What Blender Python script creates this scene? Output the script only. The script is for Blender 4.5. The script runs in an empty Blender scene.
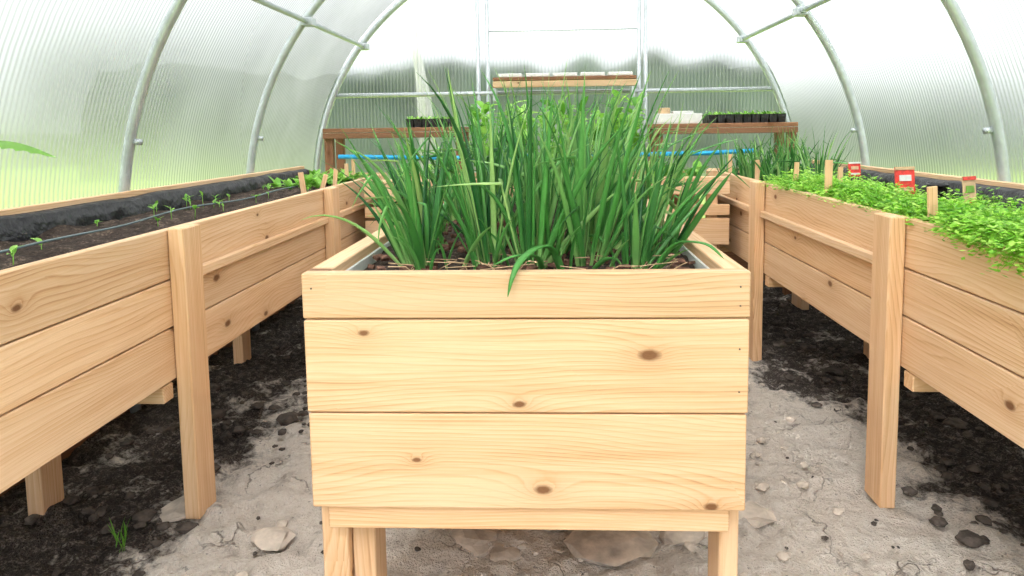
import bpy, math, random
from mathutils import Vector, noise, Matrix
random.seed(7)
R=random.random
def U(a,b): return a+(b-a)*random.random()
sc=bpy.context.scene
sc.view_settings.view_transform='Standard'
sc.view_settings.look='None'

# ---------------------------------------------------------------- materials
def newmat(name):
    m=bpy.data.materials.new(name); m.use_nodes=True
    nt=m.node_tree; nt.nodes.clear()
    out=nt.nodes.new('ShaderNodeOutputMaterial')
    return m,nt,out
class N:
    def __init__(s,nt): s.nt=nt
    def n(s,t,**k):
        x=s.nt.nodes.new(t)
        for a,b in k.items(): setattr(x,a,b)
        return x
    def l(s,a,b): s.nt.links.new(a,b)
    def math(s,op,a,b=None,c=None,clamp=False):
        x=s.n('ShaderNodeMath',operation=op,use_clamp=clamp)
        for i,v in enumerate((a,b,c)):
            if v is None: continue
            if isinstance(v,(int,float)): x.inputs[i].default_value=v
            else: s.l(v,x.inputs[i])
        return x.outputs[0]
    def mix(s,f,a,b,mode='MIX'):
        x=s.n('ShaderNodeMix',data_type='RGBA',blend_type=mode)
        for i,v in ((0,f),(6,a),(7,b)):
            if isinstance(v,(int,float)): x.inputs[i].default_value=v
            elif isinstance(v,tuple): x.inputs[i].default_value=(*v,1) if len(v)==3 else v
            else: s.l(v,x.inputs[i])
        return x.outputs[2]
    def ramp(s,f,stops):
        x=s.n('ShaderNodeValToRGB'); e=x.color_ramp.elements
        while len(e)<len(stops): e.new(.5)
        for el,(p,c) in zip(e,stops):
            el.position=p; el.color=(*c,1) if isinstance(c,tuple) else (c,c,c,1)
        s.l(f,x.inputs[0]); return x.outputs[0]
    def mapping(s,v,sc_,loc=(0,0,0)):
        x=s.n('ShaderNodeMapping'); s.l(v,x.inputs[0]); x.inputs['Scale'].default_value=sc_; x.inputs['Location'].default_value=loc
        return x.outputs[0]
    def noise(s,v,scale,detail=3,rough=.55):
        x=s.n('ShaderNodeTexNoise'); s.l(v,x.inputs['Vector']); x.inputs['Scale'].default_value=scale
        x.inputs['Detail'].default_value=detail; x.inputs['Roughness'].default_value=rough
        return x.outputs['Fac']
    def attr(s,name):
        return s.n('ShaderNodeAttribute',attribute_name=name)
    def bsdf(s,col,rough=.6,spec=.3,metal=0,height=None,bstr=.3,bdist=.01):
        b=s.n('ShaderNodeBsdfPrincipled')
        if isinstance(col,tuple): b.inputs['Base Color'].default_value=(*col,1)
        else: s.l(col,b.inputs['Base Color'])
        if isinstance(rough,(int,float)): b.inputs['Roughness'].default_value=rough
        else: s.l(rough,b.inputs['Roughness'])
        b.inputs['Specular IOR Level'].default_value=spec
        b.inputs['Metallic'].default_value=metal
        if height is not None:
            bp=s.n('ShaderNodeBump'); bp.inputs['Strength'].default_value=bstr; bp.inputs['Distance'].default_value=bdist
            s.l(height,bp.inputs['Height']); s.l(bp.outputs[0],b.inputs['Normal'])
        return b

def wood_mat(name,light,mid,dark,knotcol=(.16,.065,.025)):
    m,nt,out=newmat(name); g=N(nt)
    P=g.attr('bco').outputs['Vector']
    tone=g.attr('tone').outputs['Fac']
    v=g.n('ShaderNodeTexVoronoi',feature='F1',voronoi_dimensions='2D'); g.l(g.mapping(P,(3.6,6.5,6.5)),v.inputs['Vector']); v.inputs['Scale'].default_value=1
    sep=g.n('ShaderNodeSeparateColor'); g.l(v.outputs['Color'],sep.inputs[0])
    gate=g.math('GREATER_THAN',sep.outputs[0],.64)
    size=g.math('MULTIPLY_ADD',sep.outputs[1],.05,.028)
    d=v.outputs['Distance']
    d=g.math('MULTIPLY_ADD',g.math('SUBTRACT',g.noise(g.mapping(P,(60,60,60)),1.0,2),.5),.03,d)
    dd=g.math('DIVIDE',d,size)
    kn=g.math('MULTIPLY',g.math('SUBTRACT',1.15,dd,clamp=True),gate)
    kn=g.math('MULTIPLY',kn,1.8,clamp=True)
    halo=g.math('MULTIPLY',g.math('POWER',2.718,g.math('MULTIPLY',dd,-.55)),gate)
    warp=g.noise(g.mapping(P,(.8,4,4)),1.0,2)
    warp2=g.noise(g.mapping(P,(3,18,18)),1.0,3)
    sx=g.n('ShaderNodeSeparateXYZ'); g.l(P,sx.inputs[0])
    yy=g.math('ADD',sx.outputs[1],g.math('MULTIPLY',sx.outputs[2],.6))
    yy=g.math('MULTIPLY_ADD',warp,.19,yy)
    yy=g.math('MULTIPLY_ADD',warp2,.011,yy)
    yy=g.math('MULTIPLY_ADD',halo,.045,yy)
    wv=g.math('FRACT',g.math('MULTIPLY',yy,105))
    ringv=g.ramp(wv,[(0,0.1),(.6,.45),(.85,1.0),(1,.1)])
    fib=g.noise(g.mapping(P,(5,330,330)),1.0,3,.7)
    streak=g.noise(g.mapping(P,(1.2,38,38)),1.0,4,.6)
    blot=g.noise(g.mapping(P,(2.2,9,9)),1.0,3)
    f=g.math('MULTIPLY',ringv,g.math('MULTIPLY_ADD',blot,1.3,-.28,clamp=True))
    f=g.math('MULTIPLY_ADD',g.math('SUBTRACT',fib,.5),.85,f)
    f=g.math('MULTIPLY_ADD',g.math('SUBTRACT',streak,.45),1.2,f,clamp=True)
    c=g.ramp(f,[(0,light),(.45,mid),(1,dark)])
    c=g.mix(g.math('MULTIPLY',halo,.6,clamp=True),c,dark)
    c=g.mix(g.math('MULTIPLY',kn,.9),c,knotcol)
    tn=g.ramp(tone,[(0,(.74,.73,.72)),(.5,(.96,.96,.97)),(1,(1.0,.94,.87))])
    c=g.mix(1.0,c,tn,'MULTIPLY')
    h=g.math('ADD',g.math('MULTIPLY',ringv,-.4),fib)
    b=g.bsdf(c,.65,.2,height=h,bstr=.35,bdist=.002)
    g.l(b.outputs[0],out.inputs[0]); return m

M={}
M['wood']=wood_mat('pine_wood',(.83,.59,.38),(.71,.445,.245),(.43,.21,.09))
M['oldwood']=wood_mat('weathered_brown_wood',(.30,.15,.08),(.22,.105,.055),(.11,.05,.026))

def simple(name,col,rough=.6,spec=.3,metal=0,ns=None,var=.25,bstr=.3,bdist=.003):
    m,nt,out=newmat(name); g=N(nt)
    tc=g.n('ShaderNodeTexCoord').outputs['Object']
    nz=g.noise(tc,ns or 30,4)
    dk=tuple(x*(1-var) for x in col); lt=tuple(min(1,x*(1+var)) for x in col)
    c=g.ramp(nz,[(.3,dk),(.7,lt)])
    b=g.bsdf(c,rough,spec,metal,height=nz,bstr=bstr,bdist=bdist)
    g.l(b.outputs[0],out.inputs[0]); return m
M['metal']=simple('galvanised_steel',(.50,.54,.57),.38,.5,.45,ns=25,var=.12,bstr=.05)
M['black']=simple('black_plastic_film',(.014,.014,.016),.42,.4,0,ns=14,var=.4,bstr=1,bdist=.02)
M['white']=simple('white_foam',(.74,.74,.72),.7,.2,0,ns=60,var=.08)
M['blue']=simple('blue_plastic',(.02,.38,.75),.4,.4,0,var=.1)
M['red']=simple('red_printed_paper',(.72,.05,.035),.45,.4,0,ns=60,var=.3)
M['tube']=simple('drip_tube',(.12,.17,.18),.4,.4)
M['card']=simple('cardboard',(.60,.42,.25),.8,.1)
M['bark']=simple('bark_chip',(.12,.060,.040),.8,.2,0,ns=60,var=.6)
M['stone']=simple('sandstone_rock',(.56,.49,.42),.9,.15,0,ns=18,var=.35,bstr=.7,bdist=.01)
M['clod']=simple('earth_clod',(.085,.07,.06),.9,.15,0,ns=40,var=.5,bstr=.8,bdist=.006)
M['screw']=simple('dark_screw',(.10,.06,.04),.5,.4)

def soil_mat():
    m,nt,out=newmat('potting_soil'); g=N(nt)
    tc=g.n('ShaderNodeTexCoord').outputs['Object']
    a=g.noise(tc,28,6,.7); b_=g.noise(tc,160,3,.6)
    f=g.math('ADD',g.math('MULTIPLY',a,.6),g.math('MULTIPLY',b_,.4))
    c=g.ramp(f,[(.33,(.012,.009,.007)),(.53,(.062,.045,.036)),(.66,(.24,.18,.14))])
    b=g.bsdf(c,.95,.15,height=f,bstr=1,bdist=.02); g.l(b.outputs[0],out.inputs[0]); return m
M['soil']=soil_mat()

def ground_mat():
    m,nt,out=newmat('sandy_path_ground'); g=N(nt)
    tc=g.n('ShaderNodeTexCoord').outputs['Object']
    dark=g.attr('dark').outputs['Fac']
    n1=g.noise(tc,4,6,.7); n2=g.noise(tc,38,5,.65); n3=g.noise(tc,190,3,.6)
    mk=g.math('ADD',dark,g.math('MULTIPLY',g.math('SUBTRACT',n1,.5),2.2))
    mk=g.math('ADD',mk,g.math('MULTIPLY',g.math('SUBTRACT',n2,.5),.9))
    mk=g.ramp(mk,[(.42,0.0),(.72,1.0)])
    sf=g.math('ADD',g.math('MULTIPLY',n2,.55),g.math('MULTIPLY',n3,.45))
    sand=g.ramp(sf,[(.28,(.40,.33,.28)),(.41,(.76,.68,.60)),(.66,(.92,.86,.79))])
    dn=g.n('ShaderNodeTexNoise'); g.l(tc,dn.inputs['Vector']); dn.inputs['Scale'].default_value=6; dn.inputs['Detail'].default_value=6
    vm=g.n('ShaderNodeVectorMath',operation='MULTIPLY_ADD'); g.l(dn.outputs['Color'],vm.inputs[0]); vm.inputs[1].default_value=(.45,.45,.45); g.l(tc,vm.inputs[2])
    vo=g.n('ShaderNodeTexVoronoi',feature='DISTANCE_TO_EDGE'); g.l(vm.outputs[0],vo.inputs['Vector']); vo.inputs['Scale'].default_value=3.6
    cr=g.ramp(vo.outputs['Distance'],[(0,1.0),(.018,0.0)])
    crm=g.math('MULTIPLY',cr,g.ramp(g.noise(tc,3.2,2),[(.48,0.0),(.58,1.0)]))
    sand=g.mix(g.math('MULTIPLY',crm,.6),sand,(.16,.12,.10))
    pat=g.ramp(g.noise(tc,11,5,.7),[(.55,0.0),(.70,1.0)])
    sand=g.mix(g.math('MULTIPLY',pat,.55),sand,(.26,.205,.17))
    pebb=g.ramp(g.noise(tc,75,2,.5),[(.69,0.0),(.73,1.0)])
    sand=g.mix(g.math('MULTIPLY',pebb,.6),sand,(.16,.13,.11))
    earth=g.ramp(sf,[(.34,(.014,.012,.011)),(.52,(.065,.054,.048)),(.68,(.32,.27,.235))])
    c=g.mix(mk,sand,earth)
    h=g.math('SUBTRACT',g.math('ADD',n2,g.math('MULTIPLY',n3,.35)),g.math('MULTIPLY',crm,.4))
    b=g.bsdf(c,.95,.1,height=h,bstr=1,bdist=.034); g.l(b.outputs[0],out.inputs[0]); return m
M['ground']=ground_mat()

def leaf_mat(name,c0,c1,c2,rough=.4,trans=.25):
    m,nt,out=newmat(name); g=N(nt)
    tone=g.attr('tone').outputs['Fac']
    c=g.ramp(tone,[(0,c0),(.5,c1),(1,c2)])
    b=g.bsdf(c,rough,.4)
    t=g.n('ShaderNodeBsdfTranslucent'); g.l(c,t.inputs[0])
    mx=g.n('ShaderNodeMixShader'); mx.inputs[0].default_value=trans
    g.l(b.outputs[0],mx.inputs[1]); g.l(t.outputs[0],mx.inputs[2]); g.l(mx.outputs[0],out.inputs[0]); return m
M['chive']=leaf_mat('onion_leaf',(.020,.12,.030),(.095,.34,.07),(.44,.66,.24),.30,.3)
M['herb']=leaf_mat('herb_leaf',(.12,.38,.025),(.30,.64,.05),(.55,.83,.16),.5,.4)
M['leafy']=leaf_mat('broad_leaf',(.08,.27,.03),(.24,.54,.07),(.44,.74,.18),.45,.4)
M['grass']=simple('lawn_grass',(.31,.47,.075),.9,.1,0,ns=.35,var=.3,bstr=.3)
M['trees']=simple('tree_foliage',(.03,.048,.034),.9,.1,0,ns=.8,var=.7,bstr=.8,bdist=.2)

def poly_mat(name,stripe_axis,dens,blur,clear,amp=.4,period=.018,ribdark=.72):
    """twin-wall polycarbonate: clear share + rough refracting share + milky share, dark webs"""
    m,nt,out=newmat(name); g=N(nt)
    tc=g.n('ShaderNodeTexCoord').outputs['Object']
    sx=g.n('ShaderNodeSeparateXYZ'); g.l(tc,sx.inputs[0])
    s=g.math('SINE',g.math('MULTIPLY',sx.outputs[stripe_axis],2*math.pi/period))
    s=g.math('MULTIPLY_ADD',s,.5,.5)
    s=g.math('POWER',s,1.6)
    dirt=g.noise(tc,1.8,4)
    rc=g.mix(s,(.97,.98,.985),(ribdark,ribdark+.01,ribdark+.015))
    tr=g.n('ShaderNodeBsdfTransparent'); g.l(rc,tr.inputs[0])
    rf=g.n('ShaderNodeBsdfRefraction'); g.l(rc,rf.inputs['Color']); rf.inputs['Roughness'].default_value=blur; rf.inputs['IOR'].default_value=1.09
    tl=g.n('ShaderNodeBsdfTranslucent'); g.l(g.mix(1.0,rc,(.84,.865,.88),'MULTIPLY'),tl.inputs[0])
    df=g.n('ShaderNodeBsdfPrincipled'); g.l(g.mix(1.0,rc,(.48,.51,.53),'MULTIPLY'),df.inputs['Base Color']); df.inputs['Roughness'].default_value=.2
    bp=g.n('ShaderNodeBump'); bp.inputs['Strength'].default_value=.6; bp.inputs['Distance'].default_value=.003; g.l(s,bp.inputs['Height']); g.l(bp.outputs[0],df.inputs['Normal'])
    m1=g.n('ShaderNodeMixShader'); m1.inputs[0].default_value=.42; g.l(tl.outputs[0],m1.inputs[1]); g.l(df.outputs[0],m1.inputs[2])
    m0=g.n('ShaderNodeMixShader'); m0.inputs[0].default_value=1-clear; g.l(tr.outputs[0],m0.inputs[1]); g.l(rf.outputs[0],m0.inputs[2])
    f=g.math('MULTIPLY_ADD',s,amp,dens-amp*.45); f=g.math('MULTIPLY_ADD',g.math('SUBTRACT',dirt,.5),.4,f,clamp=True)
    m2=g.n('ShaderNodeMixShader'); g.l(f,m2.inputs[0]); g.l(m0.outputs[0],m2.inputs[1]); g.l(m1.outputs[0],m2.inputs[2])
    g.l(m2.outputs[0],out.inputs[0]); return m
M['poly']=poly_mat('polycarbonate_side',1,.42,.6,.12,.4,.020,.60)
M['polyb']=poly_mat('polycarbonate_end',0,.20,.45,.10,.2,.022,.82)

# ---------------------------------------------------------------- mesh builder
class MB:
    def __init__(s): s.v=[];s.f=[];s.m=[];s.b=[];s.t=[];s.mats=[];s.sm=[]
    def mi(s,k):
        if k not in s.mats: s.mats.append(k)
        return s.mats.index(k)
    def add(s,verts,faces,mat,bco=None,tone=.5,smooth=False):
        o=len(s.v); s.v+= [tuple(v) for v in verts]
        s.b+= bco if bco else [tuple(v) for v in verts]
        s.t+= tone if isinstance(tone,list) else [tone]*len(verts)
        k=s.mi(mat)
        for f in faces:
            s.f.append([o+i for i in f]); s.m.append(k); s.sm.append(smooth)
    def box(s,lo,hi,mat='wood',c=.002,tone=None,rot=None,off=None):
        cx=[(a+b)/2 for a,b in zip(lo,hi)]; h=[abs(b-a)/2 for a,b in zip(lo,hi)]
        c=min(c,min(h)*.45)
        order=sorted(range(3),key=lambda i:-h[i])
        verts=[];idx={}
        for sx in(-1,1):
            for sy in(-1,1):
                for sz in(-1,1):
                    sg=(sx,sy,sz)
                    for a in range(3):
                        p=[sg[i]*(h[i]-(0 if i==a else c)) for i in range(3)]
                        idx[(sg,a)]=len(verts); verts.append(p)
        faces=[]
        for a in range(3):
            o=[i for i in range(3) if i!=a]
            for sgn in(-1,1):
                q=[]
                for u,w in((-1,-1),(1,-1),(1,1),(-1,1)):
                    g=[0,0,0]; g[a]=sgn; g[o[0]]=u; g[o[1]]=w; q.append(idx[(tuple(g),a)])
                faces.append(q)
        for a in range(3):
            o=[i for i in range(3) if i!=a]
            for u in(-1,1):
                for w in(-1,1):
                    g0=[0,0,0]; g0[a]=-1; g0[o[0]]=u; g0[o[1]]=w; g1=list(g0); g1[a]=1
                    g0=tuple(g0); g1=tuple(g1)
                    faces.append([idx[(g0,o[0])],idx[(g1,o[0])],idx[(g1,o[1])],idx[(g0,o[1])]])
        for sx in(-1,1):
            for sy in(-1,1):
                for sz in(-1,1):
                    faces.append([idx[((sx,sy,sz),a)] for a in range(3)])
        ff=[]
        for q in faces:
            pts=[Vector(verts[i]) for i in q]
            n=(pts[1]-pts[0]).cross(pts[2]-pts[0]); ctr=sum(pts,Vector())/len(pts)
            ff.append(q if n.dot(ctr)>0 else q[::-1])
        if off is None: off=(U(-40,40),U(-40,40),U(-40,40))
        bco=[(p[order[0]]+off[0],p[order[1]]+off[1],p[order[2]]+off[2]) for p in verts]
        wv=[]
        for p in verts:
            q=Vector(p)
            if rot is not None: q=rot@q
            wv.append(q+Vector(cx))
        s.add(wv,ff,mat,bco,tone if tone is not None else U(.2,.85))
    def tube(s,pts,r,mat,n=8,tone=.5):
        pts=[Vector(p) for p in pts]; verts=[];faces=[]
        rr=r if isinstance(r,list) else [r]*len(pts)
        ref=None
        for i,p in enumerate(pts):
            t=(pts[min(i+1,len(pts)-1)]-pts[max(i-1,0)]).normalized()
            if ref is None:
                ref=Vector((0,0,1)) if abs(t.z)<.9 else Vector((1,0,0))
            a=t.cross(ref).normalized(); b=a.cross(t).normalized(); ref=b
            for k in range(n):
                an=2*math.pi*k/n
                verts.append(p+a*math.cos(an)*rr[i]+b*math.sin(an)*rr[i])
        L=len(pts)
        for i in range(L-1):
            for k in range(n):
                faces.append([i*n+k,i*n+(k+1)%n,(i+1)*n+(k+1)%n,(i+1)*n+k])
        faces.append(list(range(n))[::-1]); faces.append([(L-1)*n+k for k in range(n)])
        s.add(verts,faces,mat,None,tone,True)
    def obj(s,name,parent=None):
        me=bpy.data.meshes.new(name); me.from_pydata(s.v,[],s.f)
        for k in s.mats: me.materials.append(M[k])
        me.polygons.foreach_set('material_index',s.m)
        me.polygons.foreach_set('use_smooth',s.sm)
        a=me.attributes.new('bco','FLOAT_VECTOR','POINT'); a.data.foreach_set('vector',[x for p in s.b for x in p])
        a=me.attributes.new('tone','FLOAT','POINT'); a.data.foreach_set('value',s.t)
        me.update()
        o=bpy.data.objects.new(name,me); sc.collection.objects.link(o)
        if parent: o.parent=parent
        return o
def empty(name):
    o=bpy.data.objects.new(name,None); sc.collection.objects.link(o); return o

def soil_patch(name,x0,x1,y0,y1,z,amp,parent,res=.02):
    nx=max(4,int((x1-x0)/res)); ny=max(4,int((y1-y0)/res)); mb=MB(); V=[];F=[]
    for j in range(ny+1):
        for i in range(nx+1):
            x=x0+(x1-x0)*i/nx; y=y0+(y1-y0)*j/ny
            h=noise.noise(Vector((x*5,y*5,z)))*amp+noise.noise(Vector((x*16,y*16,3)))*amp*.8+noise.noise(Vector((x*40,y*40,9)))*amp*.45
            V.append((x,y,z+h))
    w=nx+1
    for j in range(ny):
        for i in range(nx):
            F.append([j*w+i,j*w+i+1,(j+1)*w+i+1,(j+1)*w+i])
    mb.add(V,F,'soil',None,.5,True)
    return mb.obj(name,parent)

# ---------------------------------------------------------------- ground
def ground():
    V=[];F=[];D=[]
    NX,NY=320,520
    xs=[-1.6+3.2*i/NX for i in range(NX+1)]; ys=[-.8+5.35*j/NY for j in range(NY+1)]
    for y in ys:
        for x in xs:
            h=noise.noise(Vector((x*2.5,y*2.5,0)))*.018+noise.noise(Vector((x*9,y*9,4)))*.020+noise.noise(Vector((x*24,y*24,8)))*.013+noise.noise(Vector((x*60,y*60,1)))*.005
            dl=max(0,min(1,(-x-.80)/.3)) ; dr=max(0,min(1,(x-.88)/.3))
            far=max(0,min(1,(y-2.2)/.6)) if x<-.1 else max(0,min(1,(y-3.2)/.6))
            dr2=max(0,min(1,(x-.68)/.25))*max(0,min(1,(y-2.2)/.5))
            D.append(max(dl,dr,far,dr2)*.86+.02)
            if x<-.9 or x>.9: h+=noise.noise(Vector((x*14,y*14,2)))*.016
            V.append((x,y,h))
    w=NX+1
    for j in range(NY):
        for i in range(NX):
            F.append((j*w+i,j*w+i+1,(j+1)*w+i+1,(j+1)*w+i))
    me=bpy.data.meshes.new('floor'); me.from_pydata(V,[],F); me.materials.append(M['ground'])
    me.polygons.foreach_set('use_smooth',[True]*len(F))
    a=me.attributes.new('dark','FLOAT','POINT'); a.data.foreach_set('value',D)
    o=bpy.data.objects.new('floor',me); sc.collection.objects.link(o)
ground()

def rock(mb,c,r,mat,fl=.6):
    import bmesh
    bm=bmesh.new(); bmesh.ops.create_icosphere(bm,subdivisions=2,radius=1)
    sd=Vector((U(-50,50),U(-50,50),U(-50,50))); ang=U(0,6.28)
    sx,sy=U(.7,1.3),U(.7,1.2)
    V=[]
    for v in bm.verts:
        p=v.co.normalized(); k=1+noise.noise(p*1.3+sd)*.45+noise.noise(p*3.5+sd)*.2
        q=Vector((p.x*k*sx,p.y*k*sy,max(p.z*k,-.6)*fl))*r
        V.append((c[0]+q.x*math.cos(ang)-q.y*math.sin(ang),c[1]+q.x*math.sin(ang)+q.y*math.cos(ang),c[2]+q.z))
    F=[[v.index for v in f.verts] for f in bm.faces]; bm.free()
    mb.add(V,F,mat,None,R(),False)
mb=MB()
for i in range(600):
    side=R()
    if side<.42: x=U(-1.45,-.84)
    elif side<.8: x=U(.92,1.45)
    else: x=U(-.85,-.42)
    y=U(1.1,4.2) if side<.8 else U(2.2,4)
    rock(mb,(x,y,U(0,.010)),U(.005,.02)*(1 if R()>.12 else 1.9),'clod',.5)
for i in range(110):
    rock(mb,(U(-.8,.85),U(1.2,3.2),U(-.002,.006)),U(.003,.009),'clod')
mb.obj('earth_clods')
mb=MB()
for x,y,r in ((.13,1.62,.10),(-.02,1.72,.07),(.31,1.66,.06),(-.2,1.63,.06),(.52,2.0,.045),(.5,1.75,.05),(-.62,2.0,.05),(-.55,1.75,.04),(.62,2.5,.05),(.55,2.3,.035),(.7,2.9,.04),(-.7,1.62,.05),(-.12,1.56,.035),(-.66,2.35,.07),(-.5,2.6,.08),(-1.0,1.75,.06)):
    rock(mb,(x,y,0.003),r,'stone',.26)
for i in range(160):
    rock(mb,(U(-.8,.85),U(1.3,3.2),0.005),U(.004,.018),'stone',.5)
mb.obj('flat_stones')

# outside
mb=MB(); S=60
mb.add([(-S,-S,-.06),(S,-S,-.06),(S,S,-.06),(-S,S,-.06)],[[0,1,2,3]],'grass'); mb.obj('lawn')
def treeline(name,p0,p1,h,depth,seed):
    mb=MB(); nu=90; nv=14; p0=Vector(p0);p1=Vector(p1); d=(p1-p0); nrm=Vector((-d.y,d.x,0)).normalized(); V=[];F=[]
    for i in range(nu+1):
        u=i/nu; b=p0+d*u
        hh=h*(.95+.14*noise.noise(Vector((u*7,seed,0)))+.08*noise.noise(Vector((u*30,seed,5))))
        for j in range(nv+1):
            a=math.pi*j/nv
            k=1+.12*noise.noise(Vector((u*40,j*.8,seed)))
            V.append(b+nrm*math.cos(a)*depth*k+Vector((0,0,math.sin(a)*hh*k-.08)))
    for i in range(nu):
        for j in range(nv):
            F.append([i*(nv+1)+j,i*(nv+1)+j+1,(i+1)*(nv+1)+j+1,(i+1)*(nv+1)+j])
    mb.add(V,F,'trees',None,.5,True); mb.obj(name)
treeline('hedge',(-11,17,0),(13,17,0),2.7,1.2,1)
treeline('hedge',(-26,-5,0),(-18,26,0),1.2,1.0,2)
treeline('hedge',(24,-5,0),(17,26,0),1.8,1.0,3)

# ---------------------------------------------------------------- greenhouse
RAD=1.565; CZ=.615; Y0=-.7; Y1=4.5
def prof(a,r=RAD): return (r*math.cos(a),CZ+r*math.sin(a))
def shell(name,pts):
    mb=MB(); V=[];F=[]; ny=12
    for j in range(ny+1):
        y=Y0+(Y1-Y0)*j/ny
        for x,z in pts: V.append((x,y,z))
    w=len(pts)
    for j in range(ny):
        for i in range(w-1): F.append([j*w+i,j*w+i+1,(j+1)*w+i+1,(j+1)*w+i])
    mb.add(V,F,'poly',None,.5,True); return mb.obj(name)
a1=math.radians(55)
shell('wall_right',[(RAD,-.05)]+[prof(a1*i/14) for i in range(15)])
shell('wall_left',[(-RAD,-.05)]+[(-prof(a1*i/14)[0],prof(a1*i/14)[1]) for i in range(15)])
shell('ceiling',[prof(a1+(math.pi-2*a1)*i/20) for i in range(21)])
mb=MB(); V=[(RAD,Y1,-.05)]+[(prof(math.pi*i/40)[0],Y1,prof(math.pi*i/40)[1]) for i in range(41)]+[(-RAD,Y1,-.05)]
mb.add(V,[list(range(len(V)))],'polyb'); mb.obj('wall_back')
mb=MB(); mb.box((-1.5,Y1-.012,-.03),(1.5,Y1-.002,.42),'oldwood',tone=.1); mb.obj('shade_baseboard_back')  # dark board added to block the bright lawn below the back bed
mb=MB(); mb.box((RAD-.020,Y0,-.03),(RAD-.003,Y1-.02,.30),'oldwood',tone=.1); mb.obj('shade_baseboard_right')  # board added to darken the space beneath the right bed
mb=MB(); mb.box((-RAD+.003,Y0,-.03),(-RAD+.020,Y1-.02,.30),'oldwood',tone=.1); mb.obj('shade_baseboard_left')  # likewise added, keeps it dark under the left bed
for y in (.32,1.36,2.40,3.44,4.46):
    mb=MB(); r=RAD-.042
    pts=[(r,y,0),(r,y,.4)]+[(prof(math.pi*i/48,r)[0],y,prof(math.pi*i/48,r)[1]) for i in range(49)]+[(-r,y,.4),(-r,y,0)]
    mb.tube(pts,.019,'metal',10)
    for a in (38,142):
        x,z=prof(math.radians(a),r-.02); mb.box((x-.03,y-.03,z-.02),(x+.03,y+.03,z+.02),'metal',.004)
    for a in (14,166,62,118):
        x,z=prof(math.radians(a),r-.02); mb.tube([(x,y,z),(x*.985,y,z-.002)],.012,'metal',6)
    mb.obj('greenhouse_arch')
mb=MB()
for sx in(-1,1):
    x,z=prof(math.radians(38),RAD-.06); mb.tube([(sx*x,Y0,z),(sx*x,Y1-.02,z)],.013,'metal',8)
mb.tube([(0,Y0,CZ+RAD-.06),(0,Y1-.02,CZ+RAD-.06)],.013,'metal',8)
mb.obj('trim_1')
mb=MB()
def hw(z): return math.sqrt(max(0,(RAD-.03)**2-max(0,z-CZ)**2))
mb.tube([(-hw(1.24),Y1-.035,1.235),(hw(1.24),Y1-.035,1.235)],.014,'metal',8)
for x in (-.46,-.40,.55,.59):
    mb.tube([(x,Y1-.035,0),(x,Y1-.035,CZ+math.sqrt(RAD**2-x*x)-.03)],.013 ,'metal',8)
mb.tube([(-.40,Y1-.035,1.62),(.55,Y1-.035,1.62)],.004,'metal',8)
mb.obj('trim_2')
mb=MB(); mb.tube([(-1.05,Y1+.25,2.2),(-.84,Y1+.25,1.22),(-.74,Y1+.25,0.0)],.03,'white',8)
mb.tube([(-.92,Y1+.3,2.0),(-.86,Y1+.3,0)],.02,'white',8); mb.obj('garden_pole')
mb=MB()
mb.box((-.36,Y1-.16,1.305),(.52,Y1-.03,1.325),'oldwood'); mb.box((-.36,Y1-.165,1.262),(.52,Y1-.145,1.30),'wood',tone=.1)
for i in range(5): mb.box((-.33+i*.17,Y1-.13,1.327),(-.33+i*.17+.15,Y1-.06,1.35),'white',.004)
for x in (-.35,.5): mb.box((x-.01,Y1-.16,1.18),(x+.01,Y1-.05,1.26),'metal')
mb.obj('wall_shelf')

def leaf(mb,base,az,L,W,lean,mat,droop=.8,seg=5,tone=None,fold=.25):
    base=Vector(base); d=Vector((math.cos(az),math.sin(az),0)); s=Vector((-math.sin(az),math.cos(az),0))
    V=[];F=[];p=base.copy(); th=lean; t0=R() if tone is None else tone
    for i in range(seg+1):
        t=i/seg; w=W*.5*math.sin(math.pi*min(1,t*.92+.06))**.8*(1.15-.35*t)
        if i==seg: w=W*.02
        nrm=(d*(-math.cos(th))+Vector((0,0,math.sin(th)))).normalized()
        V+= [p-s*w+nrm*w*fold,p.copy(),p+s*w+nrm*w*fold]
        p=p+(d*math.sin(th)+Vector((0,0,math.cos(th))))*(L/seg); th+=droop/seg
    for i in range(seg):
        F.append([i*3,i*3+1,i*3+4,i*3+3]); F.append([i*3+1,i*3+2,i*3+5,i*3+4])
    mb.add(V,F,mat,None,t0,True)
    return p
mb=MB(); ys=4.12; ye=4.42
for k in range(2):
    y=ys+k*.155
    mb.box((-1.36,y,1.00),(-.52,y+.145,1.025),'oldwood'); mb.box((.60,y,1.00),(1.42,y+.145,1.025),'oldwood')
for x0,x1 in((-1.36,-.52),(.60,1.42)):
    mb.box((x0,ys-.002,.965),(x1,ys+.02,.998),'oldwood')
    for x in(x0+.0,x1-.05):
        mb.box((x,ys+.022,0),(x+.05,ys+.062,.998),'oldwood'); mb.box((x,ye-.06,0),(x+.05,ye-.02,.998),'oldwood')
mb.obj('potting_shelf')
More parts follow.
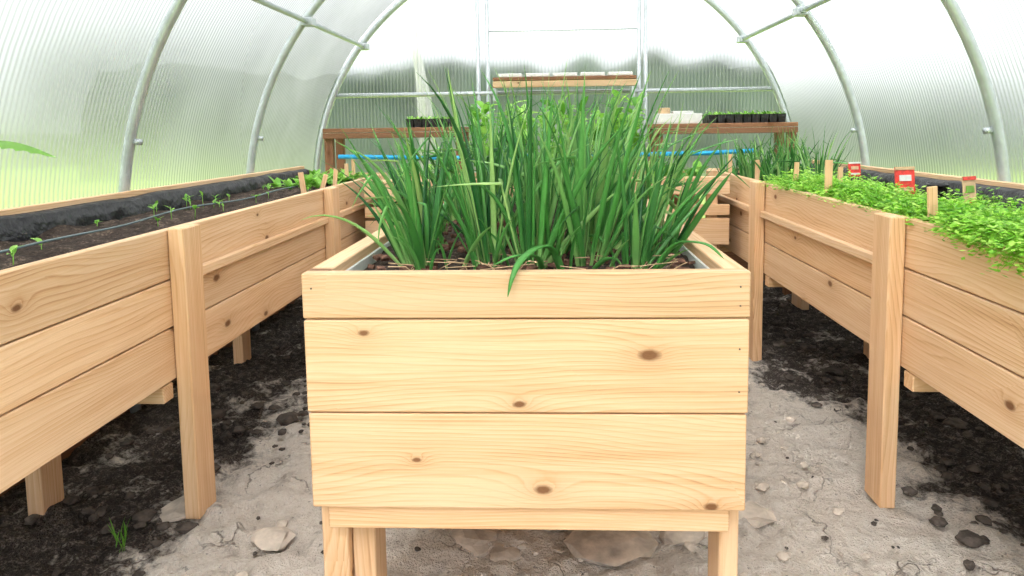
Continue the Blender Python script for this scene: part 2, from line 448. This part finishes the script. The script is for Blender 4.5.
def tray(name,x0,y0,nx,ny,z,c=.05,h=.05,mat='black'):
    mb=MB()
    for i in range(nx):
        for j in range(ny):
            x=x0+i*c;y=y0+j*c; k=.006
            V=[(x+k,y+k,z),(x+c-k,y+k,z),(x+c-k,y+c-k,z),(x+k,y+c-k,z),(x+.001,y+.001,z+h),(x+c-.001,y+.001,z+h),(x+c-.001,y+c-.001,z+h),(x+.001,y+c-.001,z+h)]
            mb.add(V,[[3,2,1,0],[0,1,5,4],[1,2,6,5],[2,3,7,6],[3,0,4,7]],mat)
            mb.add([(x+.003,y+.003,z+h-.006),(x+c-.003,y+.003,z+h-.006),(x+c-.003,y+c-.003,z+h-.006),(x+.003,y+c-.003,z+h-.006)],[[0,1,2,3]],'soil')
            for q in range(6):
                a=U(0,6.28); px,py=x+c/2+U(-.012,.012),y+c/2+U(-.012,.012)
                leaf(mb,(px,py,z+h-.008),a,U(.025,.045),.014,U(.3,1.1),'leafy')
    return mb.obj(name)
tray('seedling_tray',.92,4.17,9,4,1.026)
tray('seedling_tray',-.88,4.2,6,3,1.026)
mb=MB()
mb.box((.62,4.16,1.026),(.88,4.3,1.032),'white')
for a,b in(((.62,4.16,1.033),(.88,4.168,1.085)),((.62,4.292,1.033),(.88,4.3,1.085)),((.62,4.169,1.033),(.628,4.291,1.085)),((.872,4.169,1.033),(.88,4.291,1.085))): mb.box(a,b,'white')
mb.obj('plastic_tub')
mb=MB(); mb.box((.64,4.2,1.035),(.70,4.26,1.12),'card'); mb.box((.72,4.2,1.035),(.84,4.27,1.10),'white'); mb.obj('cardboard_box')

# ---------------------------------------------------------------- raised beds
XO=1.44
def side_bed(sgn,xi,ztop,name,posts):
    E=empty(name); y0=.62; y1=4.02; th=.025
    mb=MB()
    edges=[ztop,ztop-.130,ztop-.252,ztop-.388]
    cuts=[y0]+[p for p in posts]+[y1]
    def X(a,b): return (min(sgn*a,sgn*b),max(sgn*a,sgn*b))
    for k in range(3):
        zt=edges[k]-.002; zb=edges[k+1]+.002
        for i in range(len(cuts)-1):
            j=U(-.0015,.0015); xa,xb=X(xi+j,xi+th)
            mb.box((xa,cuts[i]+.001,zb),(xb,cuts[i+1]-.001,zt),'wood',.0025)
    mb.obj('inner_planks',E)
    mb=MB()
    xa,xb=X(xi-.022,xi-.002)
    for i in range(1,len(posts)):
        mb.box((xa,posts[i-1]+.048,ztop-.145),(xb,posts[i]-.048,ztop-.117),'wood',.003)
    mb.obj('batten',E)
    mb=MB(); xa,xb=X(xi-.042,xi-.0015)
    for p in posts: mb.box((xa,p-.046,0),(xb,p+.046,ztop+.002),'wood',.003,tone=.75)
    xo=XO
    for p in posts+[y0+.1,y1-.1]:
        a,b=X(xo-.09,xo-.045); mb.box((a,p-.04,0),(b,p+.04,ztop-.39),'wood')
    mb.obj('posts',E)
    mb=MB(); a,b=X(xo-.025,xo)
    for k in range(3): mb.box((a,y0,ztop-.385+k*.135),(b,y1,ztop-.385+k*.135+.131),'wood',tone=.5)
    a,b=X(xi,xo)
    mb.box((a,y0-.026,ztop-.385),(b,y0-.001,ztop),'wood'); mb.box((a,y1+.001,ztop-.385),(b,y1+.026,ztop),'wood')
    mb.obj('outer_planks',E)
    mb=MB(); a,b=X(xi+.03,xo-.03); nb=4
    for k in range(nb):
        w=(b-a)/nb; mb.box((a+k*w+.002,y0+.005,ztop-.383),(a+(k+1)*w-.002,y1-.005,ztop-.362),'wood',tone=.1)
    a,b=X(xi+.002,xo-.03)
    for p in posts:
        mb.box((a,p-.10,ztop-.432),(b,p-.055,ztop-.390),'wood')
    mb.obj('bottom_boards',E)
    mb=MB(); V=[];F=[]; n=170
    for i in range(n+1):
        y=y0+.01+(y1-y0-.02)*i/n
        wob=noise.noise(Vector((y*5,sgn,0)))*.014; wob2=noise.noise(Vector((y*14,sgn,3)))*.012
        for (dx,z) in ((-.028,ztop-.10),(-.05,ztop-.055),(-.035+wob,ztop-.01),(-.030+wob2,ztop+.022+wob),(-.001,ztop+.030+wob*.6)):
            V.append((sgn*(xo+dx),y,z))
    for i in range(n):
        for j in range(4): F.append([i*5+j,i*5+j+1,(i+1)*5+j+1,(i+1)*5+j])
    mb.add(V,F,'black',None,.5,True)
    V=[];F=[]
    for i in range(n+1):
        y=y0+.01+(y1-y0-.02)*i/n; w=noise.noise(Vector((y*9,sgn,7)))*.004
        V+= [(sgn*(xi+th+.002),y,ztop-.004+w*.5),(sgn*(xi+th+.008+w),y,ztop-.03),(sgn*(xi+th+.012),y,ztop-.08)]
    for i in range(n):
        for j in range(2): F.append([i*3+j,i*3+j+1,(i+1)*3+j+1,(i+1)*3+j])
    mb.add(V,F,'black',None,.5,True)
    a,b=X(xo+.002,xo+.028)
    mb.box((a,y0,ztop),(b,y1,ztop+.045),'wood',tone=.6)
    mb.obj('liner_film',E)
    a,b=X(xi+.03,xo-.035)
    soil_patch('soil',a,b,y0+.01,y1-.01,ztop-.032,.018,E)
    return E
LI,RI=.968,.890
side_bed(-1,LI,.765,'raised_garden_bed',[1.745,2.95,3.85])
side_bed(1,RI,.768,'raised_garden_bed',[1.83,3.0,3.85])

E=empty('raised_garden_bed')
XL,XR,YF,YB=-.464,.354,1.25,3.02
TZ=.743
mb=MB()
for zt,zb,t,dx in((TZ,.658,.22,0),(.655,.479,.60,.001),(.476,.292,.66,.003)):
    mb.box((XL+dx,YF,zb),(XR-dx,YF+.028,zt),'wood',.0025,tone=t)
mb.box((XL+.028,YF+.012,.243),(XR-.028,YF+.04,.290),'wood',.003,tone=.8)
mb.obj('front_planks',E)
mb=MB()
for x0,x1 in((XL,XL+.042),(XR-.042,XR)):
    for zt,zb in((TZ-.001,.658),(.655,.479),(.476,.292)):
        mb.box((x0,YF+.029,zb),(x1,YB-.03,zt),'wood',.002)
mb.box((XL,YB-.028,.292),(XR,YB,TZ-.002),'wood')
mb.obj('side_planks',E)
mb=MB()
for y in(YF+.042,2.1,YB-.13):
    for a,b in((XL+.004,XL+.056),(XR-.040,XR-.003)):
        mb.box((a,y,0),(b,y+.095,.289),'wood',.003,tone=.7)
    mb.box((XL+.058,y+.02,0),(XL+.104,y+.105,.289),'wood',.003,tone=.4)
mb.obj('legs',E)
mb=MB()
for k in range(5): mb.box((XL+.044+k*.146,YF+.03,.294),(XL+.044+k*.146+.142,YB-.03,.314),'wood')
mb.obj('bottom_boards',E)
mb=MB()
mb.box((XL+.043,YF+.03,.56),(XL+.049,YB-.032,TZ-.020),'white',.002); mb.box((XR-.049,YF+.03,.56),(XR-.043,YB-.032,TZ-.020),'white',.002)
mb.obj('foam_liner',E)
mb=MB()
for x in(XR-.018,XL+.018):
    for z in((.715,.68,.60,.52) if x>0 else (.715,)):
        mb.tube([(x,YF+.002,z),(x,YF-.0008,z)],.0018,'screw',8)
mb.obj('screws',E)
soil_patch('soil',XL+.050,XR-.050,YF+.03,YB-.03,.704,.014,E)

E=empty('raised_garden_bed')
mb=MB()
for zt,zb in((.75,.69),(.64,.59),(.575,.45)):
    mb.box((-.90,3.30,zb),(.83,3.325,zt),'wood')
for x in(-.80,-.45,.40,.73): mb.box((x,3.327,0),(x+.05,3.36,.75),'wood')
mb.box((-.90,3.98,.45),(.83,4.005,.76),'wood')
mb.box((-.90,3.30,.752),(.83,3.36,.77),'wood',tone=.6)
mb.box((-.90,3.36,.45),(.83,3.98,.47),'wood')
mb.obj('planks',E)
soil_patch('soil',-.90,.83,3.37,3.97,.72,.012,E,res=.04)
mb=MB()
mb.tube([(-1.25,4.06,.86),(-.6,4.04,.845),(.2,4.04,.85),(.9,4.05,.855),(1.15,4.06,.865)],.013,'blue',8)
mb.obj('water_hose')

mb=MB()
for i in range(360):
    x=U(XL+.06,XR-.06); y=U(YF+.035,2.2)
    s=U(.005,.017); rot=Matrix.Rotation(U(0,6.28),3,'Z')@Matrix.Rotation(U(-.6,.6),3,'X')
    mb.box((x-s,y-s*.5,.715-.003),(x+s,y+s*.5,.715+.003+U(0,.004)),'bark',.001,rot=rot)
mb.obj('bark_mulch')

# ---------------------------------------------------------------- onion greens
def blade(mb,base,az,L,lean,curl,w,tone,kink=None,n=6,seg=12):
    p=Vector(base); d=Vector((math.cos(az),math.sin(az),0)); s=Vector((-math.sin(az),math.cos(az),0)); th=lean
    V=[];F=[];T=[]
    tw=U(-1.5,1.5)
    for i in range(seg+1):
        t=i/seg
        r=w*(.6+.4*min(1,t*3.5))*(1-max(0,t-.45)/.55)**.8+.0003
        tan=d*math.sin(th)+Vector((0,0,math.cos(th))); nr=d*math.cos(th)-Vector((0,0,math.sin(th)))
        ss=s*math.cos(tw)+nr*math.sin(tw); nn=nr*math.cos(tw)-s*math.sin(tw)
        for k in range(n):
            an=2*math.pi*k/n
            V.append(p+ss*math.cos(an)*r+nn*math.sin(an)*r*.36); T.append(min(1,max(0,tone+(.5*(1-t*5) if t<.2 else 0)+(.3*(t-.9)*10 if t>.9 else 0))))
        p=p+tan*(L/seg); th+=curl*(t**1.5)*2.5/seg
        if kink and abs(t-kink[0])<.5/seg: th+=kink[1]
        d=(d+s*.12*math.sin(tw)/seg*2).normalized(); s=Vector((-d.y,d.x,0))
    for i in range(seg):
        for k in range(n): F.append([i*n+k,i*n+(k+1)%n,(i+1)*n+(k+1)%n,(i+1)*n+k])
    mb.add(V,F,'chive',None,T,True)
def clump(mb,cx,cy,n,L0,spread=.03,leanmax=.45,bias=(0,0),w=(.0032,.0092),lim=.75):
    for i in range(n):
        a=U(0,6.283); r=spread*math.sqrt(R()); bx=cx+math.cos(a)*r; by=cy+math.sin(a)*r
        az=a+U(-.5,.5); le=abs(random.gauss(0,.5))*leanmax+.03
        vx=math.cos(az)*le+bias[0]; vy=math.sin(az)*le+bias[1]
        az=math.atan2(vy,vx); le=min(lim,math.hypot(vx,vy))
        L=L0*U(.5,1.10)*(1-.35*max(0,le-.35))
        kink=None
        if R()<.22: kink=(U(.4,.75),U(.6,1.9))
        blade(mb,(bx,by,.695),az,L,le,abs(random.gauss(0,.42))*(1+1.0*le),w[0]+(w[1]-w[0])*R()**1.3,min(1,max(0,random.gauss(.46,.27))),kink)
mb=MB()
rows=[1.46,1.62,1.80,2.0,2.2,2.42]
for ri,y in enumerate(rows):
    xs=[-.30,-.155,-.03,.085,.18] if ri==0 else ([-.31,-.17,-.02,.11,.24] if ri==1 else [-.32,-.18,-.04,.10,.24])
    for x in xs:
        o=x+.05
        b=(o*(.75 if ri<3 else .5),U(-.1,.1))
        n=20 if ri<3 else 15
        L=.425*(.82 if abs(o)>.22 else 1.02)*(1.05 if ri>1 else 1.0)
        if ri==0 and x==.18: L=.36; n=14
        if ri==0 and x==-.30: L=.35
        clump(mb,x+U(-.02,.02),y+U(-.04,.04),n,L,.024,.58,bias=b)
def ribbon(pts,w,tone):
    P=[Vector(p) for p in pts]; V=[];F=[];C=[]
    for i in range(len(P)-1):
        a=P[max(i-1,0)];b=P[i];c=P[i+1];d=P[min(i+2,len(P)-1)]
        for k in range(5):
            t=k/5; C.append(.5*((2*b)+(c-a)*t+(2*a-5*b+4*c-d)*t*t+(3*b-a-3*c+d)*t**3))
    C.append(P[-1]); n=6; s=Vector((1,0,0))
    for i,p in enumerate(C):
        t=i/(len(C)-1); tn=(C[min(i+1,len(C)-1)]-C[max(i-1,0)]).normalized(); q=(s-tn*s.dot(tn)).normalized(); m=tn.cross(q); r=w*(1-max(0,t-.5)/.5)**.8+.0004
        for k in range(n):
            an=2*math.pi*k/n; V.append(p+q*math.cos(an)*r+m*math.sin(an)*r*.35)
    for i in range(len(C)-1):
        for k in range(n): F.append([i*n+k,i*n+(k+1)%n,(i+1)*n+(k+1)%n,(i+1)*n+k])
    mb.add(V,F,'chive',None,tone,True)
ribbon([(.02,1.42,.70),(.0,1.39,.76),(-.03,1.33,.775),(-.06,1.262,.762),(-.074,1.235,.735),(-.082,1.232,.702)],.008,.45)
ribbon([(-.02,1.42,.70),(-.03,1.36,.75),(-.07,1.30,.765),(-.11,1.275,.752)],.006,.5)
ribbon([(.20,1.42,.70),(.24,1.38,.77),(.29,1.33,.78),(.32,1.31,.755)],.006,.45)
for i in range(9): blade(mb,(U(.14,.24),U(1.45,1.9),.70),U(-.7,.4),U(.20,.30),U(.25,.6),U(.2,1.2),U(.004,.008),U(.2,.7))
for i in range(14): blade(mb,(U(-.36,-.26),U(1.45,1.9),.70),math.pi+U(-.5,.6),U(.22,.34),U(.25,.6),U(.1,1.2),U(.004,.008),U(.2,.7))
for i in range(30):
    blade(mb,(U(-.33,.24),U(1.40,1.5),.70),U(-2.6,-.5),U(.09,.20),U(.2,.9),U(.3,1.6),U(.003,.006),U(.3,.7))
mb.obj('onion_greens')
mb=MB()
for i in range(26):
    x,y=U(-.3,.25),U(1.34,1.5); mb.tube([(x,y,.71),(x+U(-.05,.05),y+U(-.02,.02),.73),(x+U(-.09,.09),y+U(-.03,.03),.735)],.0011,'card',5)
mb.obj('dry_stems')

mb=MB()
for i in range(18):
    clump(mb,U(.93,1.32),U(3.1,3.9),13,.30,.03,.6)
mb.obj('onion_greens')
mb=MB()
def leafy_plant(x,y,h,nl,Ls,Ws):
    mb.tube([(x,y,.70),(x+U(-.01,.01),y,.70+h*.6),(x+U(-.02,.02),y,.70+h)],[.005,.004,.002],'leafy',6,tone=.7)
    for k in range(nl):
        t=U(.25,1); leaf(mb,(x,y,.70+h*t),U(0,6.28),U(*Ls),U(*Ws),U(.4,1.3),'leafy',U(.4,1.3))
for i in range(26): leafy_plant(U(-.30,.28),U(2.55,2.95),U(.25,.43),22,(.04,.08),(.018,.036))
for i in range(26): leafy_plant(U(-.42,.50),U(3.42,3.9),U(.22,.44),18,(.07,.12),(.03,.055))
mb.obj('pepper_plants')
mb=MB()
for i in range(24):
    x=U(-.84,-.45) if R()<.5 else U(.5,.8); y=U(3.42,3.9); h=U(.06,.14)
    for k in range(9): leaf(mb,(x,y,.715+h*U(0,.6)),U(0,6.28),U(.05,.09),U(.03,.05),U(.4,1.2),'leafy',U(.4,1.2))
mb.obj('lettuce_plants')

# ---------------------------------------------------------------- herbs on right bed
mb=MB()
def herb(x,y,z,h,leanx=0):
    ns=random.randint(3,5)
    for s_ in range(ns):
        az=U(0,6.28); le=U(.1,.7); vx=math.cos(az)*le+leanx; vy=math.sin(az)*le
        p=Vector((x,y,z)); L=h*U(.7,1.15); tip=p+Vector((vx*L,vy*L,L*max(.05,1-.5*le-abs(leanx)*.9)))
        midp=(p+tip)/2+Vector((0,0,L*.15)); tn=U(.0,1)
        mb.tube([p,midp,tip],[.0009,.0008,.0005],'herb',3,tone=tn)
        for k in range(9):
            t=U(.45,1.05); q=p.lerp(tip,t)+Vector((U(-.016,.016),U(-.016,.016),U(-.004,.010)))
            a=U(0,6.28); l=U(.007,.015); w=l*.42; u=Vector((math.cos(a),math.sin(a),U(-.4,.5))).normalized(); v=Vector((-math.sin(a),math.cos(a),U(-.4,.4)))
            mb.add([q-u*l*.2,q+u*l*.5+v*w,q+u*l*1.1,q+u*l*.5-v*w],[[0,1,2,3]],'herb',None,min(1,max(0,tn+U(-.2,.2))))
for i in range(2100):
    y=.85+U(0,1)**.9*2.2
    x=RI+.045+abs(random.gauss(0,.11))
    if noise.noise(Vector((x*4,y*3.1,2.2)))<-.22: continue
    if x>1.3: continue
    herb(x,y,.73,U(.035,.095),leanx=-.25 if x<RI+.075 else 0)
def overhang(x,y,z,reach,drop):
    tn=U(.2,1); p=Vector((x,y,z)); a=p+Vector((-reach*.55,U(-.02,.02),.03)); b=p+Vector((-reach,U(-.03,.03),-drop))
    mb.tube([p,a,b],[.001,.0009,.0005],'herb',3,tone=tn)
    for k in range(14):
        t=U(.3,1.05); q=(p.lerp(a,t*2) if t<.5 else a.lerp(b,(t-.5)*2))+Vector((U(-.014,.014),U(-.02,.02),U(-.006,.012)))
        an=U(0,6.28); l=U(.008,.015); w=l*.42; u=Vector((math.cos(an),math.sin(an),U(-.6,.3))).normalized(); v=Vector((-math.sin(an),math.cos(an),U(-.4,.4)))
        mb.add([q-u*l*.2,q+u*l*.5+v*w,q+u*l*1.1,q+u*l*.5-v*w],[[0,1,2,3]],'herb',None,min(1,max(0,tn+U(-.2,.2))))
for i in range(300):
    y=U(.98,1.60); e=1-abs(y-1.28)/.4
    overhang(RI+.035+U(0,.03),y,.765,U(.05,.08+.035*max(0,e)),U(-.01,.05)*max(.3,e))
mb.obj('carrot_greens')

def stake(x,y,z,h,w=.024,rz=0,tilt=0):
    mb=MB(); rot=Matrix.Rotation(rz,3,'Z')@Matrix.Rotation(tilt,3,'Y')
    mb.box((x-w/2,y-.003,z-.05),(x+w/2,y+.003,z+h),'wood',.001,rot=rot,tone=.9)
    mb.obj('plant_marker')
for a in ((.93,1.74,.73,.12,.026,.2,-.08),(.94,2.42,.73,.155,.026,.1,0),(.96,2.80,.73,.13,.02,.3,.05),(1.05,2.60,.73,.12,.02,.3,.03),(.94,3.25,.73,.12,.02,0,0),(.93,3.7,.73,.13,.02,0,0),(.99,3.4,.73,.10,.016,0,0),(1.25,2.15,.73,.11,.02,.3,.1),
          (-1.03,2.85,.73,.11,.022,.3,-.12),(-1.04,3.3,.73,.10,.02,0,.1),(-1.07,3.6,.73,.11,.02,0,0),(-1.12,3.9,.73,.12,.02,0,0),(-1.02,3.05,.73,.09,.02,0,.3)):
    stake(*a)
def packet(name,x,y,z,w,h,rz,mats):
    E=empty(name); mb=MB(); rot=Matrix.Rotation(rz,3,'Z')@Matrix.Rotation(-.12,3,'X')
    c=Vector((x,y,z+h/2))
    def b(u0,u1,v0,v1,d,mat):
        ctr=c+rot@Vector(((u0+u1)/2*w,-d,(v0+v1)/2*h)); e=Vector(((u1-u0)/2*w,.0012,(v1-v0)/2*h))
        mb.box(ctr-e,ctr+e,mat,.0004,rot=rot)
    b(-.5,.5,-.5,.5,0,mats[0]); b(-.5,.5,.38,.5,.0028,mats[1]); b(-.3,.3,-.02,.2,.0028,mats[2]); b(-.38,.38,-.38,-.25,.0028,mats[1])
    b(-.04,.04,-.95,.5,-.003,'wood')
    mb.obj('sleeve',E)
packet('seed_packet',1.145,2.32,.775,.074,.09,.25,('red','card','white'))
packet('seed_packet',1.20,2.06,.76,.06,.09,.5,('card','red','leafy'))
packet('seed_packet',1.25,2.95,.79,.055,.06,.2,('red','white','card'))

mb=MB()
for x,y in((1.32,2.45),(1.34,1.78),(1.28,1.66),(1.35,2.0)):
    n=16; V=[];F=[]
    for (r,z) in((.022,.735),(.032,.79),(.034,.79),(.034,.797),(.029,.797),(.027,.775),(.0,.775)):
        for k in range(n): V.append((x+r*math.cos(2*math.pi*k/n),y+r*math.sin(2*math.pi*k/n),z))
    for i in range(6):
        for k in range(n): F.append([i*n+k,i*n+(k+1)%n,(i+1)*n+(k+1)%n,(i+1)*n+k])
    mb.add(V,F,'black',None,.5,True)
mb.obj('nursery_pots')

# ---------------------------------------------------------------- left bed
mb=MB()
for i in range(44):
    y=1.25+2.7*R()**.7; x=-U(1.05,1.36); n=random.randint(2,4); h=U(.012,.045)
    z=.735
    mb.tube([(x,y,z-.01),(x+U(-.004,.004),y,z+h)],.0011,'leafy',5,tone=.8)
    for k in range(n): leaf(mb,(x,y,z+h*U(.6,1)),U(0,6.28),U(.015,.034),U(.008,.014),U(.5,1.3),'leafy',.7,tone=U(.2,.8))
mb.obj('vegetable_seedlings')
mb=MB()
for i in range(36):
    y=U(3.2,3.95); x=-U(1.04,1.33)
    for k in range(7): leaf(mb,(x,y,.735),U(0,6.28),U(.05,.09),U(.02,.035),U(.3,1.1),'leafy',.7,tone=U(.2,.9))
mb.obj('lettuce_plants')
mb=MB()
mb.tube([(-1.2+.02*math.sin(y*5),y,.754+.004*math.sin(y*9)) for y in [.7+i*.08 for i in range(41)]],.003,'tube',6)
mb.obj('drip_hose')
def bigleaf(mb,p0,p1,W,mat,tone):
    p0=Vector(p0);p1=Vector(p1); ax=(p1-p0); L=ax.length; ax.normalize(); s=ax.cross(Vector((0,0,1))).normalized(); up=s.cross(ax)
    n=24;V=[];F=[]
    for i in range(n+1):
        t=i/n; w=W*.5*(math.sin(math.pi*t**.8)**.9)*(1+(.22 if i%3==1 else -.05)); w=max(w,.0005)
        c=p0+ax*L*t+up*(math.sin(t*3.1)*L*.10)
        V+=[c-s*w-up*w*.35,c,c+s*w-up*w*.35]
    for i in range(n):
        F.append([i*3,i*3+1,i*3+4,i*3+3]); F.append([i*3+1,i*3+2,i*3+5,i*3+4])
    mb.add(V,F,mat,None,tone,True)
mb=MB()
bx,by=-1.18,1.26
mb.tube([(bx,by,.73),(bx+.005,by,.86),(bx,by+.005,.98),(bx+.01,by,1.04)],[.005,.0045,.004,.002],'leafy',7,tone=.7)
for az,z,L,W in((.05,.965,.17,.06),(2.2,.93,.11,.05),(4.0,.96,.12,.05),(1.9,.88,.10,.05),(5.3,.86,.05,.03),(3.1,1.03,.08,.04)):
    a=Vector((bx,by,z)); d=Vector((math.cos(az),math.sin(az),0)); q=a+d*.085+Vector((0,0,.025))
    mb.tube([a,a+d*.04+Vector((0,0,.018)),q],.0018,'leafy',6,tone=.7)
    bigleaf(mb,q,q+d*L+Vector((0,0,-.03)),W,'leafy',.3)
mb.obj('cucumber_plant')
mb=MB()
for cx,cy in((-1.08,1.60),(-1.05,1.57)):
    for i in range(6): leaf(mb,(cx+U(-.02,.02),cy+U(-.02,.02),-.002),U(0,6.28),U(.04,.09),.0035,U(.02,.4),'leafy',.3,tone=.2)
mb.obj('grass_tufts')

# ---------------------------------------------------------------- light
w=bpy.data.worlds.new('overcast_sky'); sc.world=w; w.use_nodes=True; nt=w.node_tree; nt.nodes.clear(); g=N(nt)
out=nt.nodes.new('ShaderNodeOutputWorld'); bg=g.n('ShaderNodeBackground')
tc=g.n('ShaderNodeTexCoord').outputs['Generated']; sx=g.n('ShaderNodeSeparateXYZ'); g.l(tc,sx.inputs[0])
cl=g.noise(tc,1.6,4)
f=g.math('MULTIPLY_ADD',g.math('SUBTRACT',cl,.5),.5,sx.outputs[2])
c=g.ramp(f,[(0,(.74,.78,.82)),(.35,(1.1,1.1,1.12)),(1,(1.5,1.48,1.45))])
g.l(c,bg.inputs[0]); bg.inputs[1].default_value=1.95; g.l(bg.outputs[0],out.inputs[0])
sun=bpy.data.lights.new('sun','SUN'); sun.energy=4.5; sun.angle=math.radians(18); sun.color=(1,.97,.92)
so=bpy.data.objects.new('sun',sun); sc.collection.objects.link(so)
so.rotation_euler=Vector((.30,.80,-1.0)).to_track_quat('-Z','Y').to_euler()

# ---------------------------------------------------------------- camera
cam=bpy.data.cameras.new('camera'); co=bpy.data.objects.new('camera',cam); sc.collection.objects.link(co)
cam.sensor_width=36; cam.lens=24.6
YAW,PITCH,ROLL=2.5,5.45,-.8
rot=Matrix.Rotation(math.radians(YAW),4,'Z')@Matrix.Rotation(math.radians(90-PITCH),4,'X')@Matrix.Rotation(math.radians(ROLL),4,'Z')
co.matrix_world=Matrix.Translation((0,0,1.0))@rot
cam.shift_x=-10/1024; cam.shift_y=-91/1024; cam.clip_start=.05; cam.clip_end=200
sc.camera=co
